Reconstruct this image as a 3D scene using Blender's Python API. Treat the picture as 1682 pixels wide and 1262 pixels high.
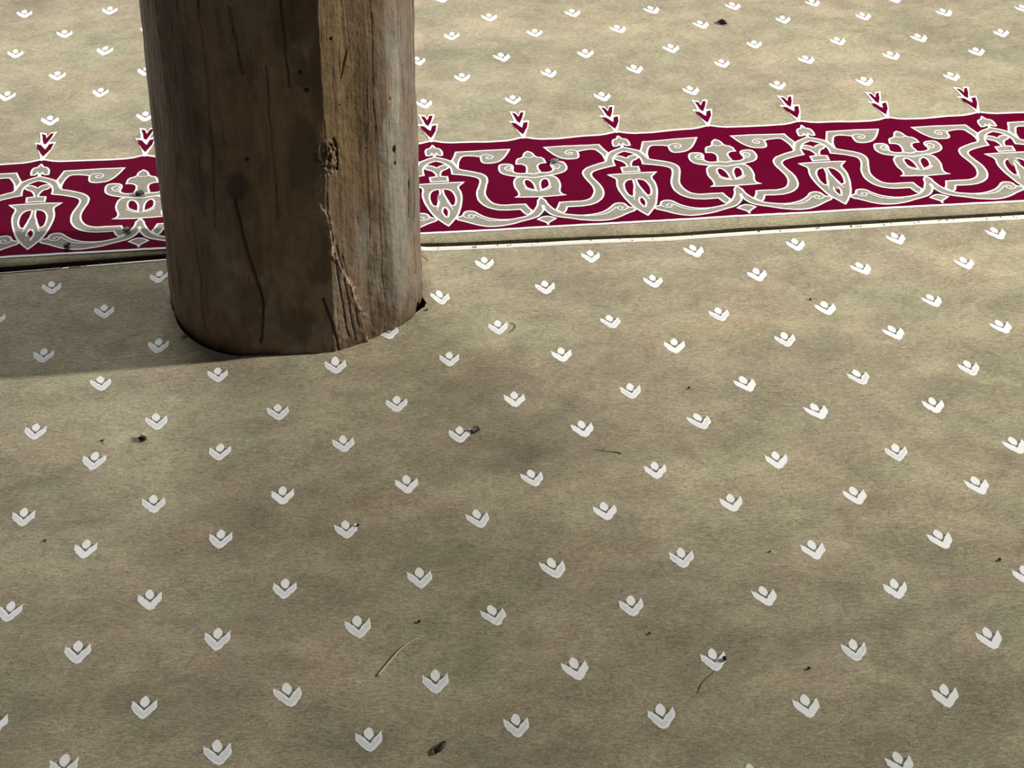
import bpy, bmesh, math, random
import numpy as np
from mathutils import Matrix, Vector, noise
from mathutils.geometry import delaunay_2d_cdt

for o in list(bpy.data.objects):
    bpy.data.objects.remove(o)
random.seed(7)
np.random.seed(7)
C = bpy.context.scene.collection

CAM_MATRIX = [[0.99187, 0.06329, -0.110399, -0.205638], [-0.126795, 0.565095, -0.815224, -1.454975], [0.01079, 0.822595, 0.568526, 1.468479]]
FOCAL_PX = 3097.74
# sprig positions measured on the two carpets: (row, half column, x, y) in metres
NEAR_SPRIGS = [(0, -6, -0.4809, -0.0023), (0, -4, -0.3195, -0.0001), (0, -2, -0.1584, 0.0), (0, 0, 0.0016, 0.003), (0, 2, 0.1609, -0.0014), (0, 4, 0.3231, -0.0035), (0, 6, 0.4807, -0.0059), (1, -7, -0.5591, 0.0727), (1, -5, -0.3997, 0.0779), (1, -3, -0.2426, 0.0796), (1, -1, -0.0793, 0.0818), (1, 1, 0.0791, 0.0844), (1, 3, 0.2371, 0.0806), (1, 5, 0.4004, 0.0784), (1, 7, 0.5604, 0.0791), (2, -6, -0.477, 0.1757), (2, -4, -0.3204, 0.1796), (2, -2, -0.1594, 0.1821), (2, 0, -0.0017, 0.1832), (2, 2, 0.1608, 0.182), (2, 4, 0.3206, 0.1809), (2, 6, 0.4785, 0.176), (2, 8, 0.6408, 0.1815), (3, -7, -0.5597, 0.2548), (3, -5, -0.3986, 0.2561), (3, -3, -0.2415, 0.2591), (3, -1, -0.0812, 0.2599), (3, 1, 0.0794, 0.2598), (3, 3, 0.2369, 0.2608), (3, 5, 0.3997, 0.2576), (3, 7, 0.5606, 0.2596), (4, -6, -0.4786, 0.3586), (4, -4, -0.3166, 0.3602), (4, -2, -0.1634, 0.3612), (4, 0, 0.0004, 0.3631), (4, 2, 0.1597, 0.3603), (4, 4, 0.3203, 0.3579), (4, 6, 0.4801, 0.3564), (4, 8, 0.6416, 0.3595), (5, -7, -0.5581, 0.4303), (5, -5, -0.3995, 0.4392), (5, -3, -0.2389, 0.4379), (5, -1, -0.0817, 0.4435), (5, 1, 0.0787, 0.4384), (5, 3, 0.238, 0.4354), (5, 5, 0.3983, 0.439), (5, 7, 0.5587, 0.4388), (5, 9, 0.7194, 0.4367), (6, -6, -0.478, 0.5379), (6, -4, -0.3175, 0.5395), (6, -2, -0.157, 0.5396), (6, 0, -0.004, 0.5426), (6, 2, 0.1595, 0.537), (6, 4, 0.3176, 0.5365), (6, 6, 0.4795, 0.5417), (6, 8, 0.6404, 0.537), (7, -7, -0.5579, 0.6106), (7, -5, -0.4007, 0.6173), (7, -3, -0.2401, 0.6206), (7, -1, -0.0809, 0.6216), (7, 1, 0.0785, 0.6148), (7, 3, 0.2384, 0.6162), (7, 5, 0.3983, 0.616), (7, 7, 0.558, 0.614), (7, 9, 0.7175, 0.6183), (8, -6, -0.4781, 0.7145), (8, -4, -0.3199, 0.7184), (8, -2, -0.1582, 0.7214), (8, 0, 0.0003, 0.7205), (8, 2, 0.158, 0.7152), (8, 4, 0.3198, 0.719), (8, 6, 0.48, 0.7175), (8, 8, 0.6394, 0.7174), (8, 10, 0.7984, 0.7159), (9, -7, -0.561, 0.7933), (9, -5, -0.4028, 0.7998), (9, 1, 0.0781, 0.7951), (9, 3, 0.2409, 0.7921), (9, 5, 0.4007, 0.7926), (9, 7, 0.5592, 0.7927), (9, 9, 0.7205, 0.795), (10, -8, -0.6364, 0.8978), (10, -6, -0.4828, 0.9001), (10, 0, 0.0032, 0.8837), (10, 2, 0.1602, 0.8942), (10, 4, 0.3227, 0.8941), (10, 6, 0.4818, 0.8966), (10, 8, 0.6428, 0.8967), (10, 10, 0.8031, 0.8934), (11, -7, -0.5625, 0.9748), (11, -5, -0.4062, 0.9859), (11, 1, 0.079, 0.9726), (11, 3, 0.2415, 0.9737), (11, 5, 0.4016, 0.9742), (11, 7, 0.5616, 0.9765), (11, 9, 0.7213, 0.9777), (11, 11, 0.8816, 0.9759)]
FAR_SPRIGS = [(0, -10, -0.6041, 1.5235), (0, -8, -0.4437, 1.5211), (0, -2, 0.0361, 1.5193), (0, 0, 0.1926, 1.5191), (0, 2, 0.3509, 1.5162), (0, 4, 0.5113, 1.5233), (0, 6, 0.6695, 1.5273), (0, 8, 0.829, 1.526), (0, 10, 0.9918, 1.5302), (1, -11, -0.6856, 1.6264), (1, -9, -0.5245, 1.6235), (1, -1, 0.1132, 1.6184), (1, 1, 0.2704, 1.6184), (1, 3, 0.4279, 1.6193), (1, 5, 0.5903, 1.6256), (1, 7, 0.7485, 1.6268), (1, 9, 0.9093, 1.6288), (1, 11, 1.0728, 1.6302), (2, -10, -0.6039, 1.6996), (2, -2, 0.0399, 1.6945), (2, 0, 0.1945, 1.6948), (2, 2, 0.349, 1.6935), (2, 4, 0.5105, 1.6996), (2, 6, 0.6683, 1.7018), (2, 8, 0.8281, 1.702), (2, 10, 0.9854, 1.7014), (2, 12, 1.1455, 1.7036), (3, -11, -0.6858, 1.8022), (3, -9, -0.5254, 1.798), (3, -1, 0.1122, 1.7951), (3, 1, 0.269, 1.7943), (3, 3, 0.4284, 1.7966), (3, 5, 0.5882, 1.8003), (3, 7, 0.7492, 1.8064), (3, 9, 0.9075, 1.8079), (3, 11, 1.0684, 1.8087), (3, 13, 1.2267, 1.8097), (4, -10, -0.603, 1.8817), (4, 0, 0.1925, 1.8757), (4, 2, 0.3538, 1.8786), (4, 4, 0.5083, 1.879), (4, 6, 0.6681, 1.8792), (4, 8, 0.8267, 1.8795), (4, 10, 0.9897, 1.8792), (5, -11, -0.6845, 1.9807), (5, -9, -0.5252, 1.9813), (5, -1, 0.1101, 1.972)]
# outlines of one half repeat of the border: axis, [(0..1000 across the half repeat, mm from the band's top)]
SHAPES = {'finial': ('D', [(-6, -15.3), (19, -20.4), (27, -26.2), (71, -28.5), (94, -38.8), (90, -53.9), (52, -54.7), (27, -51.7), (23, -46.7), (11, -52.5), (15, -60.1), (-4, -59.8)]), 'ribbon': ('D', [(2, -57.3), (59, -62.0), (126, -68.7), (171, -74.7), (206, -90.2), (229, -103.8), (311, -108.9), (397, -115.8), (460, -122.0), (505, -132.9), (504, -149.2), (473, -166.6), (442, -187.3), (453, -205.1), (496, -220.7), (546, -226.4), (610, -229.2), (698, -228.3), (830, -228.8), (856, -243.0), (888, -251.8), (830, -265.4), (787, -258.9), (760, -245.8), (683, -246.3), (596, -246.2), (511, -243.0), (441, -236.0), (383, -224.7), (347, -206.8), (354, -182.3), (397, -161.7), (421, -144.2), (394, -134.7), (309, -127.8), (223, -122.8), (141, -119.2), (145, -105.0), (131, -91.9), (81, -81.0), (28, -75.3), (-2, -73.3)]), 'arm': ('D', [(165, -73.9), (193, -63.1), (232, -42.2), (324, -41.8), (439, -41.1), (590, -39.8), (704, -40.1), (822, -40.2), (772, -59.5), (716, -75.5), (651, -85.7), (564, -88.3), (497, -86.8), (476, -77.2), (478, -63.3), (403, -59.1), (301, -58.1), (266, -68.1), (233, -84.3), (229, -103.8), (206, -90.2)]), 'fan': ('D', [(-3, -95.6), (34, -88.8), (90, -84.9), (142, -92.1), (104, -101.8), (57, -105.4), (30, -115.2), (23, -123.8), (96, -125.7), (93, -142.3), (-2, -142.2)]), 'heart': ('D', [(-2, -146.8), (118, -146.3), (256, -147.6), (224, -154.6), (178, -164.1), (204, -183.3), (194, -207.7), (158, -234.7), (123, -254.5), (69, -270.5), (4, -288.1)]), 'heart_hole': ('D', [(22, -167.9), (88, -171.5), (123, -185.5), (128, -203.1), (109, -220.1), (74, -222.3), (47, -201.7), (24, -185.6)]), 'tip_hole': ('D', [(-4, -226.8), (31, -238.7), (16, -252.7), (-3, -260.5)]), 'garland': ('V', [(953, -207.5), (957, -224.0), (934, -237.4), (893, -251.2), (832, -263.8), (740, -270.0), (628, -273.9), (511, -271.9), (408, -264.7), (340, -254.1), (294, -243.1), (230, -240.4), (179, -244.6), (159, -256.8), (99, -258.2), (92, -268.2), (184, -275.8), (283, -287.5), (396, -294.7), (514, -294.7), (647, -290.3), (762, -282.2), (870, -276.2), (936, -268.9), (978, -258.7), (1016, -243.9), (1002, -208.3)]), 'diamond': ('V', [(1004, -270.0), (955, -271.9), (900, -279.8), (971, -289.7), (1031, -298.7)]), 'mask': ('V', [(992, -209.2), (847, -208.2), (736, -207.0), (782, -200.8), (786, -189.6), (757, -173.1), (765, -151.7), (799, -140.4), (864, -137.1), (1002, -138.7)]), 'eye': ('V', [(875, -154.6), (902, -149.3), (935, -152.0), (965, -164.8), (966, -184.1), (906, -178.5), (879, -171.6)]), 'crownribbon': ('V', [(1005, -130.0), (930, -125.8), (872, -127.4), (812, -124.6), (788, -117.6), (810, -105.0), (793, -93.6), (698, -91.3), (648, -96.8), (637, -118.7), (689, -130.5), (774, -136.3), (862, -139.6), (1006, -144.5)]), 'crown': ('V', [(1000, -50.0), (953, -56.8), (931, -72.3), (857, -76.0), (837, -95.1), (899, -95.4), (936, -101.6), (938, -112.7), (921, -123.4), (928, -130.1), (1002, -133.2)])}
LINES = {'arm_curl': ('D', [(478, -63.3), (519, -57.2), (588, -57.2), (619, -64.5), (599, -72.1), (553, -72.8), (541, -66.6), (566, -63.6), (586, -66.6)]), 'crown_curl': ('V', [(788, -117.6), (733, -117.7), (707, -108.1), (749, -99.2), (782, -104.6), (769, -112.8), (745, -110.2)]), 'gar_curl': ('V', [(162, -257.9), (207, -266.1), (261, -265.3), (278, -257.8), (243, -253.8), (215, -258.8), (237, -261.5)]), 'gar_line': ('V', [(285, -255.6), (332, -264.8), (410, -275.6), (506, -277.9), (624, -278.2)]), 'smile': ('V', [(858, -176.6), (910, -186.7), (995, -189.5)]), 'stem': ('D', [(-18, -146.6), (-22, -165.4), (-29, -186.5), (-75, -217.0)]), 'stem2': ('D', [(14, -147.1), (-4, -190.4), (22, -218.7), (48, -236.3)]), 'ballline': ('V', [(934, -70.9), (997, -74.6)])}
ARROW = {'sil': [(-11.6, 101.7), (-0.3, 97.2), (2.3, 84.7), (7.4, 99.7), (17.7, 100.3), (12.1, 78.8), (6.3, 63.1), (18.7, 62.6), (14.2, 40.2), (6.6, 13.2), (1.0, -3.8), (-2.0, -3.5), (-5.8, 19.7), (-11.0, 42.9), (-17.4, 64.4), (-8.0, 62.2), (-9.0, 83.0)], 'lo': [(-14.0, 58.0), (-5.9, 54.4), (-0.2, 41.7), (2.9, 37.4), (7.1, 55.0), (14.9, 57.4), (11.4, 36.5), (0.7, 11.1), (-4.4, 23.5), (-10.4, 40.8)], 'up': [(-7.4, 95.1), (-1.1, 91.2), (1.4, 77.8), (7.7, 94.8), (12.9, 95.0), (8.4, 75.1), (1.0, 54.8), (-3.0, 62.1), (-4.9, 78.5)]}

# ------------------------------------------------------------------ camera
cd = bpy.data.cameras.new('camera')
cd.sensor_width = 36.0
cd.lens = FOCAL_PX / 1682.0 * 36.0
cd.clip_start = 0.02
cam = bpy.data.objects.new('camera', cd)
C.objects.link(cam)
cam.matrix_world = Matrix([*CAM_MATRIX, [0, 0, 0, 1]])
bpy.context.scene.camera = cam

# ------------------------------------------------------------------ light
vs = bpy.context.scene.view_settings
bpy.context.scene.display_settings.display_device = 'sRGB'
vs.view_transform = 'Standard'
vs.look = 'None'
vs.gamma = 1.0
vs.use_curve_mapping = False
vs.exposure = 0.0

world = bpy.data.worlds.new('world')
bpy.context.scene.world = world
world.use_nodes = True
bg = world.node_tree.nodes['Background']
bg.inputs[0].default_value = (0.97, 0.97, 1.0, 1)
bg.inputs[1].default_value = 0.075

def area(name, loc, target, sx, sy, power, color, spread=180):
    l = bpy.data.lights.new(name, 'AREA')
    l.shape = 'RECTANGLE'; l.size = sx; l.size_y = sy; l.energy = power; l.color = color; l.spread = math.radians(spread)
    o = bpy.data.objects.new(name, l); C.objects.link(o)
    o.location = loc
    o.rotation_euler = (Vector(target) - Vector(loc)).to_track_quat('-Z', 'Y').to_euler()
    return o

# tall narrow opening off to the right: the crisp shadow of the column runs along the carpet rows
area('side_window_light', (4.3, 0.86, 2.2), (0.0, 1.42, 0.0), 0.10, 1.0, 49.5, (1.0, 0.955, 0.85), 62)
# broad opening beyond the far carpet, a little to the left
area('far_window_light', (-0.75, 3.3, 1.2), (-0.45, 0.6, 0.7), 1.5, 1.3, 61.0, (1.0, 0.975, 0.94))

# ------------------------------------------------------------------ helpers
def vnoise(x, y, seed=0):
    r = np.random.RandomState(seed).rand(256, 256)
    xi = np.floor(x).astype(int); yi = np.floor(y).astype(int)
    fx = x - xi; fy = y - yi
    fx = fx * fx * (3 - 2 * fx); fy = fy * fy * (3 - 2 * fy)
    a = r[xi % 256, yi % 256]; b = r[(xi + 1) % 256, yi % 256]
    c = r[xi % 256, (yi + 1) % 256]; d = r[(xi + 1) % 256, (yi + 1) % 256]
    return (a * (1 - fx) + b * fx) * (1 - fy) + (c * (1 - fx) + d * fx) * fy

def fbm(x, y, seed=0, octaves=4, gain=0.5):
    x = np.asarray(x, float); y = np.asarray(y, float)
    s = 0; a = 1; t = 0
    for k in range(octaves):
        s = s + a * vnoise(x * 2 ** k + 17.3 * k, y * 2 ** k + 5.1 * k, seed + k); t += a; a *= gain
    return s / t          # 0..1

def obj(name, verts, faces, mats, mi=None, parent=None, smooth=True, attrs=None):
    me = bpy.data.meshes.new(name)
    me.from_pydata([tuple(v) for v in verts], [], [tuple(int(i) for i in f) for f in faces])
    for m in mats: me.materials.append(m)
    if mi is not None: me.polygons.foreach_set('material_index', np.asarray(mi, dtype=np.int32))
    me.polygons.foreach_set('use_smooth', [smooth] * len(me.polygons))
    for k, (typ, arr) in (attrs or {}).items():
        at = me.attributes.new(k, typ, 'POINT')
        at.data.foreach_set('color' if typ == 'FLOAT_COLOR' else 'value', np.asarray(arr, dtype=np.float32).ravel())
    me.update()
    o = bpy.data.objects.new(name, me); C.objects.link(o)
    if parent: o.parent = parent
    return o

def tag(o, label, cat, group=None):
    o['label'] = label; o['category'] = cat
    if group: o['group'] = group
    return o

# ------------------------------------------------------------------ materials
def new_mat(name):
    m = bpy.data.materials.new(name); m.use_nodes = True
    nt = m.node_tree
    return m, nt, nt.nodes['Principled BSDF']

def nd(nt, typ, **kw):
    n = nt.nodes.new(typ)
    for k, v in kw.items(): setattr(n, k, v)
    return n

def pile_material(name, dark, light, patch=0.0, bump=0.5, stain_shade=False, sheen=0.25, fibre=1.0):
    """cut pile: short streaks of leaning tufts, brushed patches, optional attribute of soiling and painted shade"""
    m, nt, p = new_mat(name)
    L = nt.links.new
    tc = nd(nt, 'ShaderNodeTexCoord')
    def mapping(s, rot=0.0):
        mp = nd(nt, 'ShaderNodeMapping'); mp.inputs['Scale'].default_value = s
        mp.inputs['Rotation'].default_value = (0, 0, rot)
        L(tc.outputs['Object'], mp.inputs['Vector']); return mp.outputs[0]
    def noise_tex(vec, scale, detail=3, rough=0.55, dist=0.0):
        n = nd(nt, 'ShaderNodeTexNoise'); L(vec, n.inputs['Vector'])
        n.inputs['Scale'].default_value = scale; n.inputs['Detail'].default_value = detail
        n.inputs['Roughness'].default_value = rough; n.inputs['Distortion'].default_value = dist
        return n.outputs['Fac']
    def mr(v, a, b, c=0.0, d=1.0):
        n = nd(nt, 'ShaderNodeMapRange'); L(v, n.inputs['Value'])
        for i, q in zip(('From Min', 'From Max', 'To Min', 'To Max'), (a, b, c, d)): n.inputs[i].default_value = q
        return n.outputs[0]
    def math_(op, a, b):
        n = nd(nt, 'ShaderNodeMath', operation=op)
        for i, q in enumerate((a, b)):
            if isinstance(q, (int, float)): n.inputs[i].default_value = q
            else: L(q, n.inputs[i])
        return n.outputs[0]
    streak = noise_tex(mapping((1, 2.1, 1), 0.08), 130, 5, 0.72, 0.8)
    tuft = noise_tex(mapping((1, 1.6, 1)), 420, 3, 0.75)
    patches = noise_tex(mapping((1, 1.35, 1), 0.5), 6.5, 6, 0.62, 1.0)
    patches2 = noise_tex(mapping((1, 1.4, 1), -0.3), 22, 5, 0.65, 1.0)
    t = math_('ADD', math_('MULTIPLY', mr(streak, .32, .68), 0.56 * fibre), math_('MULTIPLY', mr(tuft, .3, .7), 0.50 * fibre))
    t = math_('ADD', t, math_('MULTIPLY', mr(patches, .35, .65), 0.16 * patch))
    t = math_('ADD', t, math_('MULTIPLY', mr(patches2, .35, .65), 0.20 * patch))
    t = math_('ADD', t, 0.5 - (0.58 * fibre + 0.18 * patch))
    mix = nd(nt, 'ShaderNodeMix', data_type='RGBA')
    L(t, mix.inputs['Factor']); mix.clamp_factor = True
    mix.inputs[6].default_value = (*dark, 1); mix.inputs[7].default_value = (*light, 1)
    col = mix.outputs[2]
    if stain_shade:
        # faint warm / green-grey drift in the wool colour
        hue = noise_tex(mapping((1, 1.3, 1), 1.0), 5.5, 3, 0.6, 0.8)
        mh = nd(nt, 'ShaderNodeMix', data_type='RGBA', blend_type='MULTIPLY')
        cr = nd(nt, 'ShaderNodeMix', data_type='RGBA'); L(mr(hue, .35, .65), cr.inputs['Factor'])
        cr.inputs[6].default_value = (1.05, 0.98, 0.98, 1); cr.inputs[7].default_value = (0.97, 1.02, 0.95, 1)
        mh.inputs['Factor'].default_value = 1.0
        L(col, mh.inputs[6]); L(cr.outputs[2], mh.inputs[7]); col = mh.outputs[2]
        at = nd(nt, 'ShaderNodeAttribute', attribute_name='soil_shade')
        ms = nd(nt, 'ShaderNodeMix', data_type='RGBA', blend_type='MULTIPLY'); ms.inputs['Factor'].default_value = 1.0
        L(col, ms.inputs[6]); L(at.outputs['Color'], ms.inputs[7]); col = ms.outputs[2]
    L(col, p.inputs['Base Color'])
    p.inputs['Roughness'].default_value = 0.9
    p.inputs['Specular IOR Level'].default_value = 0.02 if sheen < .06 else 0.12
    p.inputs['Sheen Weight'].default_value = sheen
    p.inputs['Sheen Roughness'].default_value = 0.45
    b1 = nd(nt, 'ShaderNodeBump'); b1.inputs['Strength'].default_value = bump; b1.inputs['Distance'].default_value = 0.0022
    L(math_('ADD', math_('MULTIPLY', streak, 1.0), math_('MULTIPLY', tuft, 0.35)), b1.inputs['Height'])
    L(b1.outputs[0], p.inputs['Normal'])
    return m

M_BEIGE = pile_material('beige_wool_pile', (0.165, 0.142, 0.088), (0.58, 0.520, 0.370), patch=1.0, stain_shade=True, sheen=0.2, bump=0.8)
M_WHITE = pile_material('white_wool_pile', (0.80, 0.82, 0.83), (0.97, 0.98, 0.98), bump=0.25, sheen=0.15)
M_PALE = pile_material('pale_grey_wool_pile', (0.66, 0.67, 0.71), (0.88, 0.89, 0.92), bump=0.3, sheen=0.15)
M_NOTCH_SHADE = pile_material('carved_gap_shade', (0.10, 0.10, 0.09), (0.24, 0.23, 0.2), bump=0.3, sheen=0.0)  # dark colour painted for the shade in the gap between cup and bud
M_NOTCH_SHADE.name = 'grey_gap_shade'
M_RED = pile_material('crimson_wool_pile', (0.075, 0.0004, 0.0125), (0.165, 0.0012, 0.031), patch=0.5, bump=0.4, sheen=0.0, fibre=0.8)
M_VINE = pile_material('sand_grey_wool_pile', (0.17, 0.16, 0.128), (0.40, 0.375, 0.31), patch=0.8, bump=0.35, sheen=0.15)
M_EDGE = pile_material('shaded_brown_carpet_edge', (0.012, 0.009, 0.006), (0.10, 0.08, 0.05), bump=0.8, sheen=0.0)  # brown backing, with the shade of the gap between carpets painted in
M_NAVY = pile_material('dark_navy_wool_pile', (0.012, 0.008, 0.02), (0.03, 0.02, 0.045), bump=0.3, sheen=0.0)

def plain(name, col, rough=0.8, scale=300.0, var=0.4, spec=0.3):
    m, nt, p = new_mat(name)
    n = nd(nt, 'ShaderNodeTexNoise'); n.inputs['Scale'].default_value = scale; n.inputs['Detail'].default_value = 3
    tc = nd(nt, 'ShaderNodeTexCoord'); nt.links.new(tc.outputs['Object'], n.inputs['Vector'])
    mx = nd(nt, 'ShaderNodeMix', data_type='RGBA'); nt.links.new(n.outputs['Fac'], mx.inputs['Factor'])
    mx.inputs[6].default_value = (*[c * (1 - var) for c in col], 1); mx.inputs[7].default_value = (*[min(1, c * (1 + var)) for c in col], 1)
    nt.links.new(mx.outputs[2], p.inputs['Base Color'])
    b = nd(nt, 'ShaderNodeBump'); b.inputs['Strength'].default_value = 0.4; b.inputs['Distance'].default_value = 0.0005
    nt.links.new(n.outputs['Fac'], b.inputs['Height']); nt.links.new(b.outputs[0], p.inputs['Normal'])
    p.inputs['Roughness'].default_value = rough
    p.inputs['Specular IOR Level'].default_value = spec
    return m

# ------------------------------------------------------------------ floor
FLOOR_Z = -0.010
M_FLOOR = plain('dusty_dark_floor_boards', (0.035, 0.028, 0.02), 0.9, 40)
fl = obj('floor', [(-3.2, -1.6, FLOOR_Z), (3.4, -1.6, FLOOR_Z), (3.4, 3.9, FLOOR_Z), (-3.2, 3.9, FLOOR_Z),
                   (-3.2, -1.6, -0.06), (3.4, -1.6, -0.06), (3.4, 3.9, -0.06), (-3.2, 3.9, -0.06)],
         [(0, 1, 2, 3), (7, 6, 5, 4), (0, 4, 5, 1), (1, 5, 6, 2), (2, 6, 7, 3), (3, 7, 4, 0)], [M_FLOOR], smooth=False)
fl['kind'] = 'structure'

# ------------------------------------------------------------------ column outline
AX, AY = -0.2035, 0.937
def outline(theta, zfac=0.0):
    """radius (m) of the hewn trunk against angle (deg, 0 faces the camera side); zfac 1 at the foot, 0 from 0.3 m up"""
    th = np.asarray(theta, float)
    P = np.array([(-180, .183), (-110, .183), (-81, .1845), (-62, .188), (-44, .1935), (-31, .194), (-25, .1935)])
    Q = np.array([(45, .1885), (56, .192), (66, .189), (80, .1835), (100, .182), (180, .183)])
    r = np.where(th < 0, np.interp(th, P[:, 0], P[:, 1]), np.interp(th, Q[:, 0], Q[:, 1]))
    f1 = .1800 / np.cos(np.radians(th + 3)); f2 = .1819 / np.cos(np.radians(th - 30))
    r = np.where((th > -24) & (th <= 14.5), f1, r)
    r = np.where((th > 14.5) & (th < 45), f2, r)
    # above the foot the cross-section rounds off a little on the left shoulder
    rr = np.where((th < -24), np.interp(th, [-110, -81, -50, -24], [.183, .1845, .1865, .1935]), np.where(th > 45, np.interp(th, [45, 60, 80, 110], [.1885, .1855, .1805, .182]), r))
    return r * zfac + rr * (1 - zfac)

# ------------------------------------------------------------------ carpets
def height(x, y):
    """soft waves of a carpet that has been walked on (metres)"""
    x = np.asarray(x, float); y = np.asarray(y, float)
    h = 0.0022 * (fbm(x * 3.1 + 40, y * 3.6 + 40, 11, 3) - 0.5) + 0.0022 * (fbm(x * 8 + 60, y * 9 + 60, 23, 2) - 0.5)
    d = np.hypot(x - AX, y - AY)
    h = h + 0.0030 * np.exp(-((d - 0.197) / 0.013) ** 2)            # the cut edge lifts against the trunk
    return h

def edge_near(x):     # the near carpet's bound far edge
    return np.interp(x, [-2.7, -.6415, -.3999, -.0112, .3732, .6261, .9458, 3.1], [1.022, 1.0268, 1.0405, 1.0315, 1.0235, 1.0278, 1.0299, 1.032])
def edge_bind(x):
    return np.interp(x, [-2.7, -.6412, -.3997, -.0125, .3702, .6224, .94, 3.1], [1.018, 1.0225, 1.0335, 1.0165, 1.0085, 1.0138, 1.0142, 1.016])
def edge_far(x):
    return edge_near(x) + np.interp(x, [-.7, -.4, 0, .35, .9], [.018, .015, .012, .011, .011]) + 0.0025 * (fbm(np.asarray(x) * 14 + 9, np.zeros_like(np.asarray(x, float)) + 3, 5, 3) - .5)

# soiled and brushed places on the wool, and shade painted in front of the column: x, y, half-width, half-depth, strength (+ darker, - lighter), warmth
SOIL_SHADE = [
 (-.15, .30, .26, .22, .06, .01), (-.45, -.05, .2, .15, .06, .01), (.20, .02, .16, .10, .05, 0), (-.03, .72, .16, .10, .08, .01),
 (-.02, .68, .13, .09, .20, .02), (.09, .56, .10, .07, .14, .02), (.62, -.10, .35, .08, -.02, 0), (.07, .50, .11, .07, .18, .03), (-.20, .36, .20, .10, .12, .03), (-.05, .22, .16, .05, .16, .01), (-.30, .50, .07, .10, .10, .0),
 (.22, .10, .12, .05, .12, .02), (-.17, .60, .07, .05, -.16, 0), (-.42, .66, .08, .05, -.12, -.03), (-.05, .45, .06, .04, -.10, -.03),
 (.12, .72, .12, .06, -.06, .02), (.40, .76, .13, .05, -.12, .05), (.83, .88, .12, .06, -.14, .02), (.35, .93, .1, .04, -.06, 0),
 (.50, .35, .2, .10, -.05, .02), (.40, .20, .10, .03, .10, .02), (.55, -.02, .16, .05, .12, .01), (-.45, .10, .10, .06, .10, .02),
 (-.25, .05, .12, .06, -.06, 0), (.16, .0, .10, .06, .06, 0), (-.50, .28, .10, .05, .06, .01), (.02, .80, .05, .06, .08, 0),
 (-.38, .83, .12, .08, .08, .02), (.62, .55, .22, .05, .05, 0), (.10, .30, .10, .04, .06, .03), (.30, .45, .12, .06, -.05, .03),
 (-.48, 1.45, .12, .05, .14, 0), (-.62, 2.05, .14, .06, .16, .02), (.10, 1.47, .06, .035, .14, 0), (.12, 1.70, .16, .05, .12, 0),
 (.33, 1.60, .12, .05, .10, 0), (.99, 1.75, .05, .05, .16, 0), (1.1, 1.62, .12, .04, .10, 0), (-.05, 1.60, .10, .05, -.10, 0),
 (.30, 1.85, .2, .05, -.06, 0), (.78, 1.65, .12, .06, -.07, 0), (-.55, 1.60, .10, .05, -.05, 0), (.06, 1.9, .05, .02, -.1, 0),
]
def soil_shade(x, y):
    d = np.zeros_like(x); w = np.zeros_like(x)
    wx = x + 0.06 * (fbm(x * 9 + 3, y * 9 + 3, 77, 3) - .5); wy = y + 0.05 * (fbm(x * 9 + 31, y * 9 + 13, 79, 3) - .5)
    for a, b, rx, ry, s, t in SOIL_SHADE:
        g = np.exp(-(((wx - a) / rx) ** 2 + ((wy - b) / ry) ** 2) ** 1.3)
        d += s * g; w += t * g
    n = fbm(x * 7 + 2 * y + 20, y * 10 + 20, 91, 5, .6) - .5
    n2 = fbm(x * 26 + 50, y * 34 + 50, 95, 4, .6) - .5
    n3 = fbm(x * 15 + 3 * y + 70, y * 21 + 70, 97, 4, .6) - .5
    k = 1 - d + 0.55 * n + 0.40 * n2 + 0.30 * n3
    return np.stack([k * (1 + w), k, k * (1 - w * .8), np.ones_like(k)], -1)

class Pile:
    """collects everything woven into one carpet as a single mesh"""
    def __init__(s): s.v = []; s.f = []; s.m = []; s.n = 0; s.c = []
    def add(s, v, f, mi, col=None):
        v = np.asarray(v, float); f = [tuple(int(i) + s.n for i in q) for q in f]
        s.v.append(v); s.f += f; s.m += ([mi] * len(f) if isinstance(mi, int) else list(mi)); s.n += len(v)
        s.c.append(np.ones((len(v), 4)) if col is None else col)
    def flat(s, xy, tris, mi, lift):
        xy = np.asarray(xy, float)
        z = height(xy[:, 0], xy[:, 1]) + lift
        s.add(np.column_stack([xy, z]), tris, mi)
    def build(s, name):
        return obj(name, np.vstack(s.v), s.f, CARPET_MATS, s.m, attrs={'soil_shade': ('FLOAT_COLOR', np.vstack(s.c))})
CARPET_MATS = [M_BEIGE, M_WHITE, M_PALE, M_NOTCH_SHADE, M_RED, M_VINE, M_EDGE, M_NAVY]
BEIGE, WHITE, PALE, NOTCH, RED, VINE, EDGE, NAVY = range(8)

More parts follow.
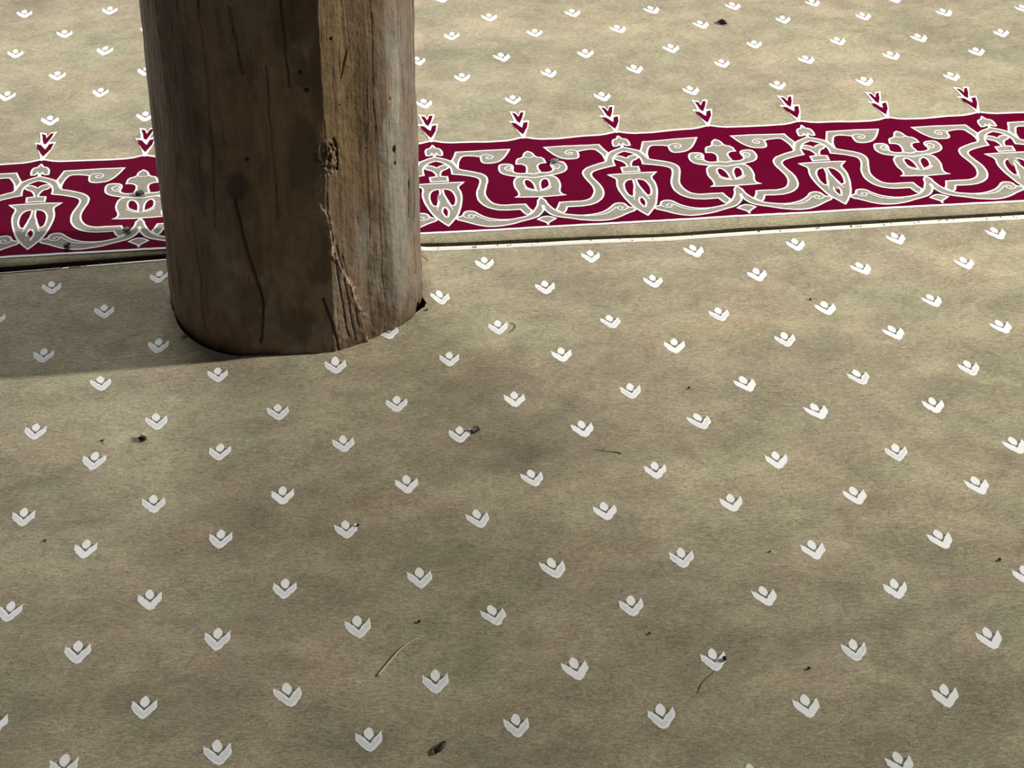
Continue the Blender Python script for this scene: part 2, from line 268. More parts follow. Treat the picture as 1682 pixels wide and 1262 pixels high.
def tri(poly, step=None):
    """triangulate a closed outline, with inner points when step is given"""
    pts = [Vector(p) for p in poly]; n = len(pts)
    if step:
        xs = [p[0] for p in poly]; ys = [p[1] for p in poly]
        for gx in np.arange(min(xs) + step / 2, max(xs), step):
            for gy in np.arange(min(ys) + step / 2, max(ys), step):
                ins = False; dmin = 9
                for i in range(n):
                    x1, y1 = poly[i]; x2, y2 = poly[(i + 1) % n]
                    if (y1 > gy) != (y2 > gy) and gx < (x2 - x1) * (gy - y1) / (y2 - y1) + x1: ins = not ins
                    L2 = (x2 - x1) ** 2 + (y2 - y1) ** 2 + 1e-12
                    t = max(0, min(1, ((gx - x1) * (x2 - x1) + (gy - y1) * (y2 - y1)) / L2))
                    dmin = min(dmin, math.hypot(gx - x1 - t * (x2 - x1), gy - y1 - t * (y2 - y1)))
                if ins and dmin > step * .25: pts.append(Vector((gx, gy)))
    r = delaunay_2d_cdt(pts, [], [list(range(n))], 1, 1e-7)
    vs_ = [tuple(v) for v in r[0]]; fs = []
    for f in r[2]:
        a, b, c = (vs_[i] for i in f[:3])
        fs.append(tuple(f) if (b[0] - a[0]) * (c[1] - a[1]) - (b[1] - a[1]) * (c[0] - a[0]) > 0 else tuple(reversed(f)))
    return vs_, fs

def ribbon(line, width, closed=False, left=None):
    """flat strip along a line, mitred; left = how much of the width lies on its left side"""
    left = width / 2 if left is None else left
    P = np.asarray(line, float); n = len(P); out = []
    for i in range(n):
        a = P[i - 1] if (closed or i > 0) else P[i]; b = P[(i + 1) % n] if (closed or i < n - 1) else P[i]
        d1 = P[i] - a; d2 = b - P[i]
        if not np.any(d1): d1 = d2
        if not np.any(d2): d2 = d1
        d1 = d1 / (np.hypot(*d1) + 1e-9); d2 = d2 / (np.hypot(*d2) + 1e-9)
        t = d1 + d2; t = t / (np.hypot(*t) + 1e-9); nn = np.array([-t[1], t[0]])
        k = min(1.9, 1 / max(.3, abs(nn @ np.array([-d1[1], d1[0]]))))
        out += [P[i] - nn * (width - left) * k, P[i] + nn * left * k]
    f = []
    for i in range(n if closed else n - 1):
        j = (i + 1) % n
        f.append((2 * i, 2 * j, 2 * j + 1, 2 * i + 1))
    return np.array(out), f

def soften(poly, closed=True):
    """one corner-cutting pass that leaves sharp tips alone"""
    n = len(poly); out = []
    for i in range(n):
        if not closed and i in (0, n - 1): out.append(poly[i]); continue
        a, p, b = (np.array(poly[j % n], float) for j in (i - 1, i, i + 1))
        u = p - a; v = b - p
        c = (u @ v) / (np.hypot(*u) * np.hypot(*v) + 1e-12)
        if c < 0.35: out.append(tuple(p)); continue
        out += [tuple(p - u * .25), tuple(p + v * .25)]
    return out

def jag(poly, amp, step):
    """stepped, slightly ragged weave along an outline"""
    out = []; n = len(poly)
    for i in range(n):
        a = np.array(poly[i], float); b = np.array(poly[(i + 1) % n], float)
        L = np.hypot(*(b - a)); k = max(1, int(L / step))
        for q in range(k):
            p = a + (b - a) * q / k
            out.append(tuple(p + np.random.uniform(-amp, amp, 2)))
    return out

# --- the small sprig: an open cup with a bud in it, metres from its centre
CUP = [(-14.3, 12), (-14.4, 0.5), (-10.8, -6.6), (-6.2, -12.5), (-4.6, -15.5), (0.2, -19.2), (5.2, -16.2), (8.8, -9.8), (13.6, -4), (14.6, .5), (13.8, 12.8), (9.6, 6.3), (4.4, .6), (.8, -5.6), (-3.4, .2), (-8.9, 7.4), (-11.6, 9)]
CUP_IN = [(-12.4, 7), (-12.6, 1.5), (-9.4, -4.6), (-4.6, -10.6), (-3, -13), (.2, -15.6), (4, -13), (7.4, -8), (11.6, -2.6), (12.5, 2), (12.2, 6.2), (9, 2.4), (5, -2.8), (.9, -9.2), (-4, -3.4), (-8.6, 2.8)]
BUD = [(0, 19), (2.8, 16.6), (5.1, 11.4), (5.0, 6), (3.6, 2.6), (.6, -.8), (-3.2, 2.6), (-5.4, 6.4), (-5.4, 12), (-2.8, 16.4)]
GAP = [(-9.2, 8.6), (-6.2, 8), (-5.6, 5), (-3.2, 1.8), (.6, -1.6), (4.0, 1.6), (5.6, 5), (6.4, 8.4), (9.8, 8), (5, 0), (.9, -6.6), (-4, -.6)]
def sprig(P, x, y, white_inside):
    lean = random.uniform(-.05, .05); rs = random.uniform(-.05, .05); sc = random.uniform(.96, 1.04); sk = random.uniform(-.10, .10)
    c, s = math.cos(rs), math.sin(rs)
    def put(poly, amp, lift, mi):
        q = [((a + sk * b) * .001 * sc, b * .001 * sc) for a, b in jag(poly, amp, 3.0)]
        q = [(x + c * a - s * b, y + s * a + c * b) for a, b in q]
        v, f = tri(q)
        P.flat(v, f, mi, lift)
    put(GAP, .3, .00016, NOTCH)
    put(CUP, .55, .00024, WHITE)
    if not white_inside: put(CUP_IN, .4, .00032, PALE)
    put(BUD, .45, .00040, WHITE)

A, B = 0.16, 0.08963583
def lattice(rows_meas, known, x_off, y0, rows, ylo, yhi, odd):
    have = {(j, i): (x, y) for j, i, x, y in known}
    out = []
    for j in rows:
        for k in range(-17, 19):
            i = 2 * k + (j % 2)
            if (j, i) in have: out.append(have[(j, i)]); continue
            x = x_off + i * A / 2; y = y0 + j * B + (j % 2) * odd
            if ylo < y < yhi and -2.5 < x < 3.0: out.append((x, y))
    return out

def grid(xs, ys):
    X, Y = np.meshgrid(xs, ys, indexing='ij')
    nx, ny = X.shape
    idx = np.arange(nx * ny).reshape(nx, ny)
    F = np.stack([idx[:-1, :-1], idx[1:, :-1], idx[1:, 1:], idx[:-1, 1:]], -1).reshape(-1, 4)
    return X.ravel(), Y.ravel(), F

def spaced(lo, a, b, hi, fine, coarse):
    return np.unique(np.round(np.concatenate([np.arange(lo, a, coarse), np.arange(a, b, fine), np.arange(b, hi + coarse, coarse)]), 5))

# --- near carpet
near = Pile()
xs = spaced(-2.6, -.80, 1.20, 3.0, .0125, .10)
t = spaced(0, .40, .985, 1.0, .0055, .04); t = t[t <= 1]; t = np.unique(np.append(t, [1.0]))
X, Tn, F = grid(xs, t)
Y0 = -1.4
Y = Y0 + Tn * (edge_bind(X) + 0.002 - Y0)
th = np.degrees(np.arctan2(X - AX, -(Y - AY))); d = np.hypot(X - AX, Y - AY); ro = outline(th, 1.0) + .0005 + .0075 * np.exp(-((th + 44) / 22) ** 4) + .010 * np.exp(-((th - 68) / 4) ** 2) + .0015 * fbm(th / 9, th * 0, 71, 3)
inside = d < ro - .001
keep = ~(inside[F].all(axis=1))
F = F[keep]
k = inside & (d > .001)           # ring of cut wool meets the trunk
X2 = np.where(k, AX + (X - AX) / np.maximum(d, 1e-6) * ro, X); Y2 = np.where(k, AY + (Y - AY) / np.maximum(d, 1e-6) * ro, Y)
Z = height(X2, Y2)
near.add(np.column_stack([X2, Y2, Z]), F, BEIGE, soil_shade(X2, Y2))
# turned-down edge under the binding and the open cut sides
xe = xs
top = np.column_stack([xe, edge_bind(xe) + .002, height(xe, edge_bind(xe) + .002)])
bot = top.copy(); bot[:, 2] = FLOOR_Z + .001
n = len(xe)
near.add(np.vstack([top, bot]), [(i + 1, i, n + i, n + i + 1) for i in range(n - 1)], EDGE)
for x, y in lattice(12, NEAR_SPRIGS, 0.0, 0.0, range(-14, 12), -1.3, 1.0, -0.0105):
    if math.hypot(x - AX, y - AY) < .178: continue
    sprig(near, x, y, random.random() < (.15 if x < .3 else .6))
near_o = near.build('near_carpet')
near_o.name = 'carpet'
tag(near_o, 'beige carpet with small white sprigs in front, cut around the foot of the wooden column', 'carpet')

# its woven binding: white webbing with dark stitches, a part of the near carpet
bv = []; bf = []; bm_ = []
xb = np.arange(-2.6, 3.0, .006)
for i, x in enumerate(xb):
    a, b = float(edge_bind(x)), float(edge_near(x))
    wob = 0.0010 * (random.random() - .5)
    zz = [float(height(x, a)) + .0004, float(height(x, a)) + .0011, float(height(x, a)) + .0009, -.0012, FLOOR_Z + .001]
    yy = [a + wob, a + .002 + wob, b - .004, b, b + .0008]
    bv += [(x, y, z) for y, z in zip(yy, zz)]
for i in range(len(xb) - 1):
    dark = random.random() < .045
    for j in range(4):
        bf.append((5 * i + j, 5 * i + 5 + j, 5 * i + 6 + j, 5 * i + 1 + j)); bm_.append(1 if (j == 3) else 0)
M_BIND = plain('white_woven_binding', (0.74, 0.73, 0.66), .8, 500, .12)
M_STITCH = plain('dark_binding_underside', (0.06, 0.05, 0.035), .9, 300, .3)  # dark brown for the binding's far face and the stitches
bind = obj('edge_binding', bv, bf, [M_BIND, M_STITCH], bm_, parent=near_o)
bind['label'] = 'off-white webbing strip with stray dark stitches'
sv = []; sf = []
for k_ in range(70):
    x = random.uniform(-.75, 1.2); a, b = float(edge_bind(x)), float(edge_near(x))
    y1 = a + random.uniform(.002, .6 * (b - a)); ln = random.uniform(.002, .006); w_ = .0005
    z_ = float(height(x, a)) + .0014
    m_ = len(sv); dx = random.uniform(-.001, .001)
    sv += [(x - w_, y1, z_), (x + w_, y1, z_), (x + w_ + dx, y1 + ln, z_), (x - w_ + dx, y1 + ln, z_),
           (x - w_, y1, z_ - .001), (x + w_, y1, z_ - .001), (x + w_ + dx, y1 + ln, z_ - .001), (x - w_ + dx, y1 + ln, z_ - .001)]
    sf += [tuple(m_ + q for q in f) for f in ((0, 1, 2, 3), (7, 6, 5, 4), (0, 4, 5, 1), (1, 5, 6, 2), (2, 6, 7, 3), (3, 7, 4, 0))]
st = obj('stitching', sv, sf, [M_STITCH], parent=bind, smooth=False)
st['kind'] = 'stuff'; st['label'] = 'stray dark stitches'

# --- far carpet
far = Pile()
prof = [(.0, FLOOR_Z + .001, 1), (.0, -.0075, 1), (.0012, -.0055, 1), (.0035, -.0036, 0), (.0070, -.0019, 0), (.012, -.0006, 0), (.022, 0, 0)]
t = spaced(0, 0.0, .45, 1.0, .0055, .03); t = t[(t > 0) & (t <= 1)]; t = np.append(t, 1.0)
nx = len(xs)
rowsv = []
for off, z, _ in prof:
    y = edge_far(xs) + off
    rowsv.append(np.column_stack([xs, y, height(xs, y) * (1 if z > -.004 else 0) + z]))
for tt in t:
    y0 = edge_far(xs) + .022; y = y0 + tt * (3.7 - y0)
    rowsv.append(np.column_stack([xs, y, height(xs, y)]))
V = np.vstack(rowsv); nr = len(rowsv)
idx = np.arange(nr * nx).reshape(nr, nx)
F = np.stack([idx[:-1, :-1], idx[:-1, 1:], idx[1:, 1:], idx[1:, :-1]], -1)
mi = np.zeros(F.shape[:2], int); 
for q in range(len(prof)): mi[q] = EDGE if prof[q][2] else BEIGE
far.add(V, F.reshape(-1, 4), mi.ravel().tolist(), soil_shade(V[:, 0], V[:, 1]))
for x, y in lattice(6, FAR_SPRIGS, .1915, 1.5229, range(0, 24), 1.5, 3.6, 0.0120):
    sprig(far, x, y, True)

# border: apex positions of the spear heads along the band, (x, y)
APEX = [(-.6061, 1.3786), (-.4398, 1.3770), (-.285, 1.3770), (-.125, 1.3765), (.0359, 1.3770), (.1914, 1.3745), (.3514, 1.3800), (.5122, 1.3845), (.6711, 1.3845), (.8277, 1.3820), (.9921, 1.3870)]
P0 = .1590
while APEX[0][0] > -2.4: APEX.insert(0, (APEX[0][0] - P0, 1.378)); 
while APEX[-1][0] < 2.8: APEX.append((APEX[-1][0] + P0, 1.385))
# which apexes carry the arch (D) and which the vase (V): the arch is at x = 0.0359
i0 = min(range(len(APEX)), key=lambda i: abs(APEX[i][0] - .0359))
TOP, BOT = 1.3660, 1.0710
def top_y(i): return APEX[i][1] - .0100

# crimson band with its little ogee points
band_top = []
for i, (ax, ay) in enumerate(APEX):
    ty = top_y(i)
    for dx, dy in ((-.060, 0), (-.030, .0008), (-.018, .0035), (-.008, .0078), (0, .0108), (.008, .0078), (.018, .0035), (.030, .0008), (.060, 0)):
        band_top.append((ax + dx, ty + dy))
bx0, bx1 = band_top[0][0], band_top[-1][0]
band_bot = [(x, BOT + .0012 * math.sin(x * 7) + .001 * math.sin(x * 19 + 1)) for x in np.arange(bx1, bx0, -.03)]
# built in upright slices so the triangulation stays light
for a in range(len(APEX) - 1):
    xa, xb_ = APEX[a][0], APEX[a + 1][0]
    tp = [(xa, top_y(a) + .0108)] + [p for p in band_top if xa < p[0] < xb_] + [(xb_, top_y(a + 1) + .0108)]
    up = lambda x, y0_, y1_: [(x, y) for y in np.linspace(y0_, y1_, 28)[1:-1]]
    poly = tp + up(xb_, tp[-1][1], BOT) + [(x, BOT) for x in np.linspace(xb_, xa, 16)] + up(xa, BOT, tp[0][1])
    v, f = tri(poly, .0125)
    far.flat(v, f, RED, .0005)
def dense(line, step):
    out = [line[0]]
    for a, b in zip(line[:-1], line[1:]):
        k_ = max(1, int(math.hypot(b[0] - a[0], b[1] - a[1]) / step))
        for q in range(1, k_ + 1): out.append((a[0] + (b[0] - a[0]) * q / k_, a[1] + (b[1] - a[1]) * q / k_))
    return out
def wobble(line, amp):
    return [(x + random.uniform(-amp, amp), y + random.uniform(-amp, amp)) for x, y in line]
v, f = ribbon(wobble(dense(band_top, .008), .0002), .0050); far.flat(v, f, WHITE, .0007)
v, f = ribbon(wobble(dense([(x, BOT) for x in (bx0, bx1)], .010), .0004), .0055); far.flat(v, f, WHITE, .0007)

# half-repeat shapes, prepared once: outline + triangulation in (0..1000, mm)
LAYER = dict(garland=(2, VINE), diamond=(3, VINE), ribbon=(5, VINE), arm=(4, VINE), finial=(6, VINE), fan=(4, VINE), heart=(6, VINE), heart_hole=(8, RED), tip_hole=(8, RED),
             crown=(4, VINE), mask=(5, VINE), crownribbon=(7, VINE), eye=(8, RED))
OPEN = {'finial', 'ribbon', 'fan', 'heart', 'tip_hole', 'garland', 'diamond', 'mask', 'crownribbon', 'crown'}   # first-last edge lies on the mirror axis: no outline there
PREP = {}
LINES['stem2'] = ('D', [(34, -207.0), (58, -222.0), (80, -236.0)])
def prep():
    for k_, (axis, L) in SHAPES.items():
        P_ = [(a * .159, b) for a, b in L]                # both in mm now
        if k_ in OPEN:
            q = soften(P_, closed=False)
            a0 = 0.0 if axis == 'D' else 159.0
            q[0] = (a0, q[0][1]); q[-1] = (a0, q[-1][1])
            q = [(min(max(a, 0.0), 159.0), b) for a, b in q]
        else: q = soften(P_)
        v, f = tri(q, 26)
        PREP[k_] = (axis, q, v, f)
prep()
def place(pt, i_d, i_v):
    """(mm along, mm down) of the half repeat between arch apex i_d and vase apex i_v -> carpet metres"""
    xd, yd = APEX[i_d][0], top_y(i_d) + .0095; xv, yv = APEX[i_v][0], top_y(i_v) + .0095
    s = pt[0] / 159.0
    y = yd + (yv - yd) * s
    fall = (y - BOT) / .3045
    return (xd + (xv - xd) * s, y + pt[1] * .001 * fall)
def V_q(q, a, b): return [place(p, a, b) for p in q]
for i_d in range(len(APEX)):
    if (i_d - i0) % 2: continue
    for i_v in (i_d - 1, i_d + 1):
        if i_v < 0 or i_v >= len(APEX): continue
        flip = i_v < i_d
        for k_, (axis, q, v, f) in PREP.items():
            lay, mi = LAYER[k_]
            V_ = [place(p, i_d, i_v) for p in v]
            F_ = [tuple(reversed(t_)) for t_ in f] if flip else f
            lift = .0006 + lay * .00008
            far.flat(V_, F_, mi, lift)
            qq = [p for i, p in enumerate(q) if not (k_ == 'garland' and i > len(q) - 2)]
            line = [place(p, i_d, i_v) for p in dense(qq if k_ in OPEN else q + [q[0]], 7.0)]
            area_ = sum(a[0] * b[1] - b[0] * a[1] for a, b in zip(V_q(q, i_d, i_v), V_q(q[1:] + q[:1], i_d, i_v)))
            ccw = area_ > 0
            inner = .0004 if mi == RED else .0025          # holes are rimmed outside, leaves inside
            v2, f2 = ribbon(wobble(line, .0003), .0031, left=inner if ccw else .0031 - inner)
            far.flat(v2, f2, WHITE, lift + .00004)
        for k_, (axis, L) in LINES.items():
            if k_ == 'stem': continue
            line = [place((a * .159, b), i_d, i_v) for a, b in soften(soften(L, False), False)]
            v2, f2 = ribbon(line, .0013 if 'stem' in k_ else .0021)
            far.flat(v2, f2, WHITE, .0006 + 9 * .00008)
# little dark lozenge in the fork of each stem
for i_v in range(len(APEX)):
    if (i_v - i0) % 2 == 0: continue
    x, y = APEX[i_v][0], BOT + .045
    v, f = tri([(x - .006, y - .006), (x + .006, y - .006), (x + .0005, y + .006)]); far.flat(v, f, NAVY, .0015)
# spear heads above the band
for i, (ax, ay) in enumerate(APEX):
    sk = random.uniform(-.04, .04)
    for key, mi, lift in (('sil', WHITE, .0006), ('lo', RED, .0007), ('up', RED, .0007)):
        q = [(ax + (a + sk * b) * .001, top_y(i) + .0095 + b * .001) for a, b in jag(ARROW[key], .35, 4)]
        v, f = tri(q); far.flat(v, f, mi, lift)
far_o = far.build('far_carpet')
far_o.name = 'carpet.001'
tag(far_o, 'beige carpet behind the column with a crimson arabesque border and red spear heads', 'carpet')

# ------------------------------------------------------------------ the trunk
def seg_dist(T, Zz, line, kx=.183 * math.pi / 180):
    """distance in metres from every surface point to a polyline given as (deg, z)"""
    best = np.full(T.shape, 9.0)
    for (t1, z1), (t2, z2) in zip(line[:-1], line[1:]):
        ax, ay = t1 * kx, z1; bx, by = t2 * kx, z2
        L2 = (bx - ax) ** 2 + (by - ay) ** 2 + 1e-12
        u = np.clip(((T * kx - ax) * (bx - ax) + (Zz - ay) * (by - ay)) / L2, 0, 1)
        best = np.minimum(best, np.hypot(T * kx - ax - u * (bx - ax), Zz - ay - u * (by - ay)))
    return best

def make_column():
    th = np.unique(np.round(np.concatenate([np.arange(-180, -96, 3), np.arange(-96, 96, .36), np.arange(96, 180, 3)]), 3))
    zz = np.unique(np.round(np.concatenate([[FLOOR_Z + .0005], np.arange(-.008, .56, .0014), np.arange(.56, 2.81, .03)]), 4))
    T, Z_ = np.meshgrid(th, zz, indexing='ij')
    base = np.clip(1 - Z_ / .30, 0, 1) ** 1.5
    R_ = outline(T, 0) * (1 - base) + outline(T, 1) * base
    S = T * .183 * math.pi / 180                     # metres round the trunk
    # adze facets, wavering grain
    S = S + .0035 * (fbm(Z_ * 14 + 3, S * 5 + 3, 199, 3) - .5)
    for t0, w_, z0, zw, dep in ((-52, 9, .18, .16, .0022), (-30, 7, .40, .12, .0016), (-12, 6, .12, .10, .0018), (28, 6, .36, .12, .0022), (46, 5, .22, .10, .0020), (50, 5, .46, .08, .0018), (34, 5, .10, .06, .0022), (-66, 8, .38, .14, .0018)):
        R_ = R_ - dep * np.exp(-((T - t0) / w_) ** 2 - ((Z_ - z0) / zw) ** 2)
    warp = .010 * (fbm(S * 6 + 9, Z_ * 4 + 9, 201, 3) - .5)
    g1 = fbm((S + warp) * 60 + 30, Z_ * 2.2 + 30, 203, 4, .55) - .5
    g2 = fbm((S + warp) * 210 + 30, Z_ * 7 + 30, 207, 3, .6) - .5
    lump = fbm(S * 11 + 5, Z_ * 9 + 5, 209, 3) - .5
    chip = fbm(S * 70 + 5, Z_ * 55 + 5, 211, 4, .6) - .5
    low = np.clip(1 - Z_ / .14, 0, 1)
    right = 1 / (1 + np.exp(-(T - 12) / 3))
    mid = fbm(S * 34 + 15, Z_ * 26 + 5, 213, 4, .6) - .5
    R_ = R_ + .0020 * g1 + .0009 * g2 * (.6 + .6 * right) + .0050 * lump + .0036 * mid * (.45 + .75 * right) + chip * (.0010 + .0045 * low * (.5 + .5 * right))
    col = np.zeros(T.shape + (3,))
    brown = np.array([.190, .122, .070]); umber = np.array([.105, .062, .033]); gold = np.array([.165, .112, .052]); grey = np.array([.180, .166, .140]); ash = np.array([.205, .168, .125])
    def mix(c, w): 
        w = np.clip(w, 0, 1)[..., None]; return col * (1 - w) + np.array(c) * w
    def sm(a, lo, hi):
        u = np.clip((a - lo) / (hi - lo), 0, 1); return u * u * (3 - 2 * u)
    col[:] = brown
    n1 = fbm((S + warp) * 45 + 3, Z_ * 3.0 + 3, 301, 4, .6)
    n2 = fbm((S + warp) * 16 + 3, Z_ * 5 + 3, 305, 4, .6)
    n3 = fbm(S * 30 + 3, Z_ * 24 + 3, 309, 4, .6)
    n5 = fbm(S * 24 + 13, Z_ * 11 + 3, 317, 5, .65)
    n4 = fbm((S + warp) * 160 + 3, Z_ * 6 + 3, 311, 3, .6)
    col = mix(umber, sm(n2, .45, .68) * .9)
    col = mix(ash, sm(n5, .46, .66) * .7)
    col = mix(umber * .8, sm(fbm(S * 26 + 33, Z_ * 8 + 7, 331, 5, .65), .50, .66) * .7)
    # the right side: golden strip, then weathered grey
    wob = 2.2 * (fbm(Z_ * 18, S * 3, 321, 3) - .5)
    rg = sm(T + wob + 9 * sm(-Z_, -.12, -.03) * (n3 - .2), 13.2, 15.6 + 2 * sm(-Z_, -.12, -.03))
    col = mix(gold, rg * (1 - sm(T, 33, 41)) * sm(Z_, .15, .30) * (.55 + .6 * (n3 - .3)))
    col = mix(brown * .62, sm(T, 28, 34) * (1 - sm(T, 40, 46)) * .6)
    gx = sm(T, 38, 47) * (1 - .55 * sm(T, 58, 66))
    col = mix(grey, gx * (.25 + .35 * sm(n1, .42, .62) + .60 * sm(n5, .42, .60)) * (.55 + .5 * sm(n3, .35, .6)))
    # grey weathered flat low on the right of the split
    ridge = [(9.0, .252), (13.8, .222), (15.8, .173), (19.3, .132), (23.7, .099), (27.1, .055), (29.7, .017), (30.6, -.012)]
    rz = np.interp(Z_, [q[1] for q in ridge][::-1], [q[0] for q in ridge][::-1])
    lowr = sm(-Z_, -.27, -.17)
    col = mix(grey * .95, lowr * sm(T, rz - 1 + 6 * (n3 - .5), rz + 5) * .8 * (.30 + .7 * sm(n2 + .3 * (n3 - .5), .42, .62)) * (1 - .5 * sm(-Z_, -.10, -.01)))
    col = mix(ash * 1.15, lowr * sm(T, 14, 16) * (1 - sm(T, rz - 2, rz)) * .45 * sm(Z_, .0, .06))
    col = col * (1 - .40 * rg * (1 - gx))[..., None] if False else col
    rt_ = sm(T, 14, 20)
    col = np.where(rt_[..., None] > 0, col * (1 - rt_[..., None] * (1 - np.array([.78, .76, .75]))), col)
    # pale ash patches
    def spot(t0, z0, rt, rz_, c, s):
        nonlocal col
        d_ = ((T - t0) / rt) ** 2 + ((Z_ - z0) / rz_) ** 2 + 3.0 * (n3 - .5) + 2.2 * (n1 - .5) + 1.5 * (n5 - .5)
        col = mix(c, s * (1 - sm(d_, .3, 1.2)))
    spot(-16, .50, 8, .05, ash * .95, .75)
    spot(52, .40, 4, .10, grey * 1.35, .8)
    spot(50, .24, 8, .12, grey * 1.25, .75)
    spot(32, .155, 6, .05, grey * .95, .7)
    spot(54, .10, 7, .05, grey * 1.1, .5)
    spot(-46, .19, 10, .06, ash * .8, .5)
    spot(-30, .20, 9, .07, ash * .75, .4)
    spot(22, .44, 7, .05, gold * 1.15, .5)
    spot(-20, .35, 9, .08, brown * 1.25, .5)
    spot(-68, .42, 9, .14, ash * .75, .6)
    spot(-66, .20, 7, .10, brown * 1.1, .4)
    for a in ((-44, .42, 6, .13), (-40, .30, 5, .07), (-53, .50, 6, .04), (5, .30, 6, .06), (10, .16, 8, .05), (0, .05, 12, .05), (-20, .10, 9, .05), (38, .02, 8, .03), (60, .02, 9, .03), (8, .50, 6, .07), (38, .22, 4, .05)):
        spot(*a, umber * .75, .60)
    for a in ((-35, .03, 4, .02), (12, .02, 6, .015), (27, .03, 4, .02), (-8, .02, 3, .015)):
        spot(*a, np.array([.20, .13, .075]), .5)
    # knots
    dk = np.hypot((T + 21.5) * .0032, (Z_ - .268) * .8) + .012 * (fbm(S * 90, Z_ * 60, 401, 3) - .5)
    col = mix(umber * .35, (1 - sm(dk, .010, .021)) * .95)
    R_ = R_ - .0015 * (1 - sm(dk, .006, .02))
    kd = np.hypot((T - 15.6) * .0032, (Z_ - .303) * .75)
    swirl = 1.6 * np.sin(kd * 520 + 16 * (fbm(S * 90, Z_ * 55, 405, 3) - .5)) * (.4 + fbm(S * 160, Z_ * 110, 407, 3))
    kw = 1 - sm(kd, .010, .026)
    R_ = R_ + kw * (.0016 * swirl + .0035 * (1 - sm(kd, .0, .018)))
    col = mix(umber * .9, kw * .6)
    dch = seg_dist(T, Z_, [(12.0, .318), (12.6, .300), (15.0, .296), (17.0, .301)]) + .003 * (fbm(S * 200, Z_ * 150, 409, 3) - .5)
    kc = (1 - sm(dch, .0006, .0034)); R_ = R_ + .0022 * kc; col = mix(np.array([.36, .30, .22]), kc * sm(fbm(S * 220, Z_ * 160, 411, 3), .42, .58))
    spot(17.5, .318, 2.4, .012, umber * .5, .8)
    # open cracks
    def crack(line, w, depth, dark=.25, jagf=.004):
        nonlocal R_, col
        d_ = seg_dist(T + (jagf / .0032) * (fbm(Z_ * 40, S * 8, 501, 3) - .5), Z_, line)
        k_ = 1 - sm(d_, w * .4, w * 1.5)
        R_ = R_ - depth * k_; col = mix(umber * (dark + .12), k_ * (.55 + .5 * sm(n3, .35, .6)))
    crack([(-22.7, .250), (-22.7, .237), (-20.6, .178), (-18.1, .131), (-15.3, .083), (-16, .055), (-17.7, .022)], .0016, .0040)
    crack([(10.5, .09), (14.0, .047), (15.8, .004)], .0014, .0040)
    crack([(-32, .56), (-31.2, .473), (-31.0, .414), (-31.2, .336), (-31.6, .273), (-33, .2)], .0012, .0018, .4)
    spot(-5, .40, 7, .09, brown * 1.35, .6); spot(-27, .43, 6, .07, brown * 1.25, .6); spot(4, .20, 6, .06, brown * 1.2, .6); spot(-33, .10, 8, .04, ash * .7, .5)
    crack([(.7, .56), (.7, .529), (1.1, .472), (1.6, .41)], .0016, .0022, .35)
    crack([(-19.5, .52), (-17.5, .46), (-16.5, .43)], .0014, .0018, .4)
    crack([(-7.2, .44), (-6.9, .38), (-6.6, .292), (-5.9, .219)], .0011, .0015, .5)
    crack([(-45.8, .20), (-45.8, .156), (-43.8, .11), (-44.5, .06), (-43, .02)], .0011, .0015, .45)
    crack([(-38.8, .30), (-38, .25), (-37.5, .21)], .0010, .0012, .5)
    crack([(38.2, .54), (38.2, .424), (38.7, .336), (39.6, .215), (40.4, .098), (41.5, .03)], .0009, .0010, .5, .003)
    crack([(14.6, .22), (17, .12), (21, .02)], .0010, .0022, .35, .005)
    crack([(17.5, .17), (21.5, .08), (24.5, .01)], .0009, .0018, .4, .005)
    crack([(20, .15), (23.2, .09), (26.5, .03)], .0008, .0014, .5, .005)
    crack([(67.7, .55), (67.7, .473), (67.5, .342), (65.7, .205), (64.7, .058)], .0012, .0022, .4, .003)
    crack([(74, .55), (74, .3), (73, .05)], .0010, .0018, .5, .003)
    crack([(59, .25), (60, .215), (59, .16)], .0012, .0030, .2)
    crack([(18.6, .330), (20.0, .313), (19.6, .283)], .0012, .0035, .15, .001)
    crack([(14.6, .36), (14.6, .26), (14.0, .22)], .0010, .0010, .6, .002)
    crack([(-62, .12), (-60, .05)], .0010, .0010, .6)
    # torn lip of the long split
    lip = (T < rz) & (T > rz - 14)
    R_ = R_ + np.where(lip, .0042 * np.clip((T - rz + 14) / 14, 0, 1), 0) * sm(-Z_, -.255, -.20) * (1 - .5 * sm(-Z_, -.02, .02))
    dl = seg_dist(T + 7 * (fbm(Z_ * 45, S * 10, 503, 4, .6) - .5), Z_, ridge)
    col = mix(np.array([.34, .27, .20]), (1 - sm(dl, .0008, .0060)) * sm(fbm(S * 150, Z_ * 110, 505, 4, .7), .46, .60) * sm(-Z_, -.26, -.20))
    R_ = R_ + .0042 * (1 - sm(dl, .001, .006)) * (fbm(S * 150, Z_ * 120, 507, 3) - .3) * sm(-Z_, -.26, -.20)
    # many fine checks in the wood
    rs_ = np.random.RandomState(5)
    for q in range(90):
        t0 = rs_.uniform(-85, 85); z0 = rs_.uniform(0, .54); ln = rs_.uniform(.008, .06) * (1.0 if t0 > 35 else .7); wd = rs_.uniform(.0003, .0007)
        u = (Z_ - z0) / ln; a_ = np.abs((T - t0) * .0032 + .004 * (fbm(Z_ * 30 + q, T * 0, 600, 2) - .5))
        k_ = np.clip(1 - (a_ / (wd * 2)) ** 2, 0, 1) * np.clip(1 - u * u, 0, 1)
        R_ = R_ - .0010 * k_; col = col * (1 - .50 * k_ * rs_.uniform(.4, 1))[..., None]
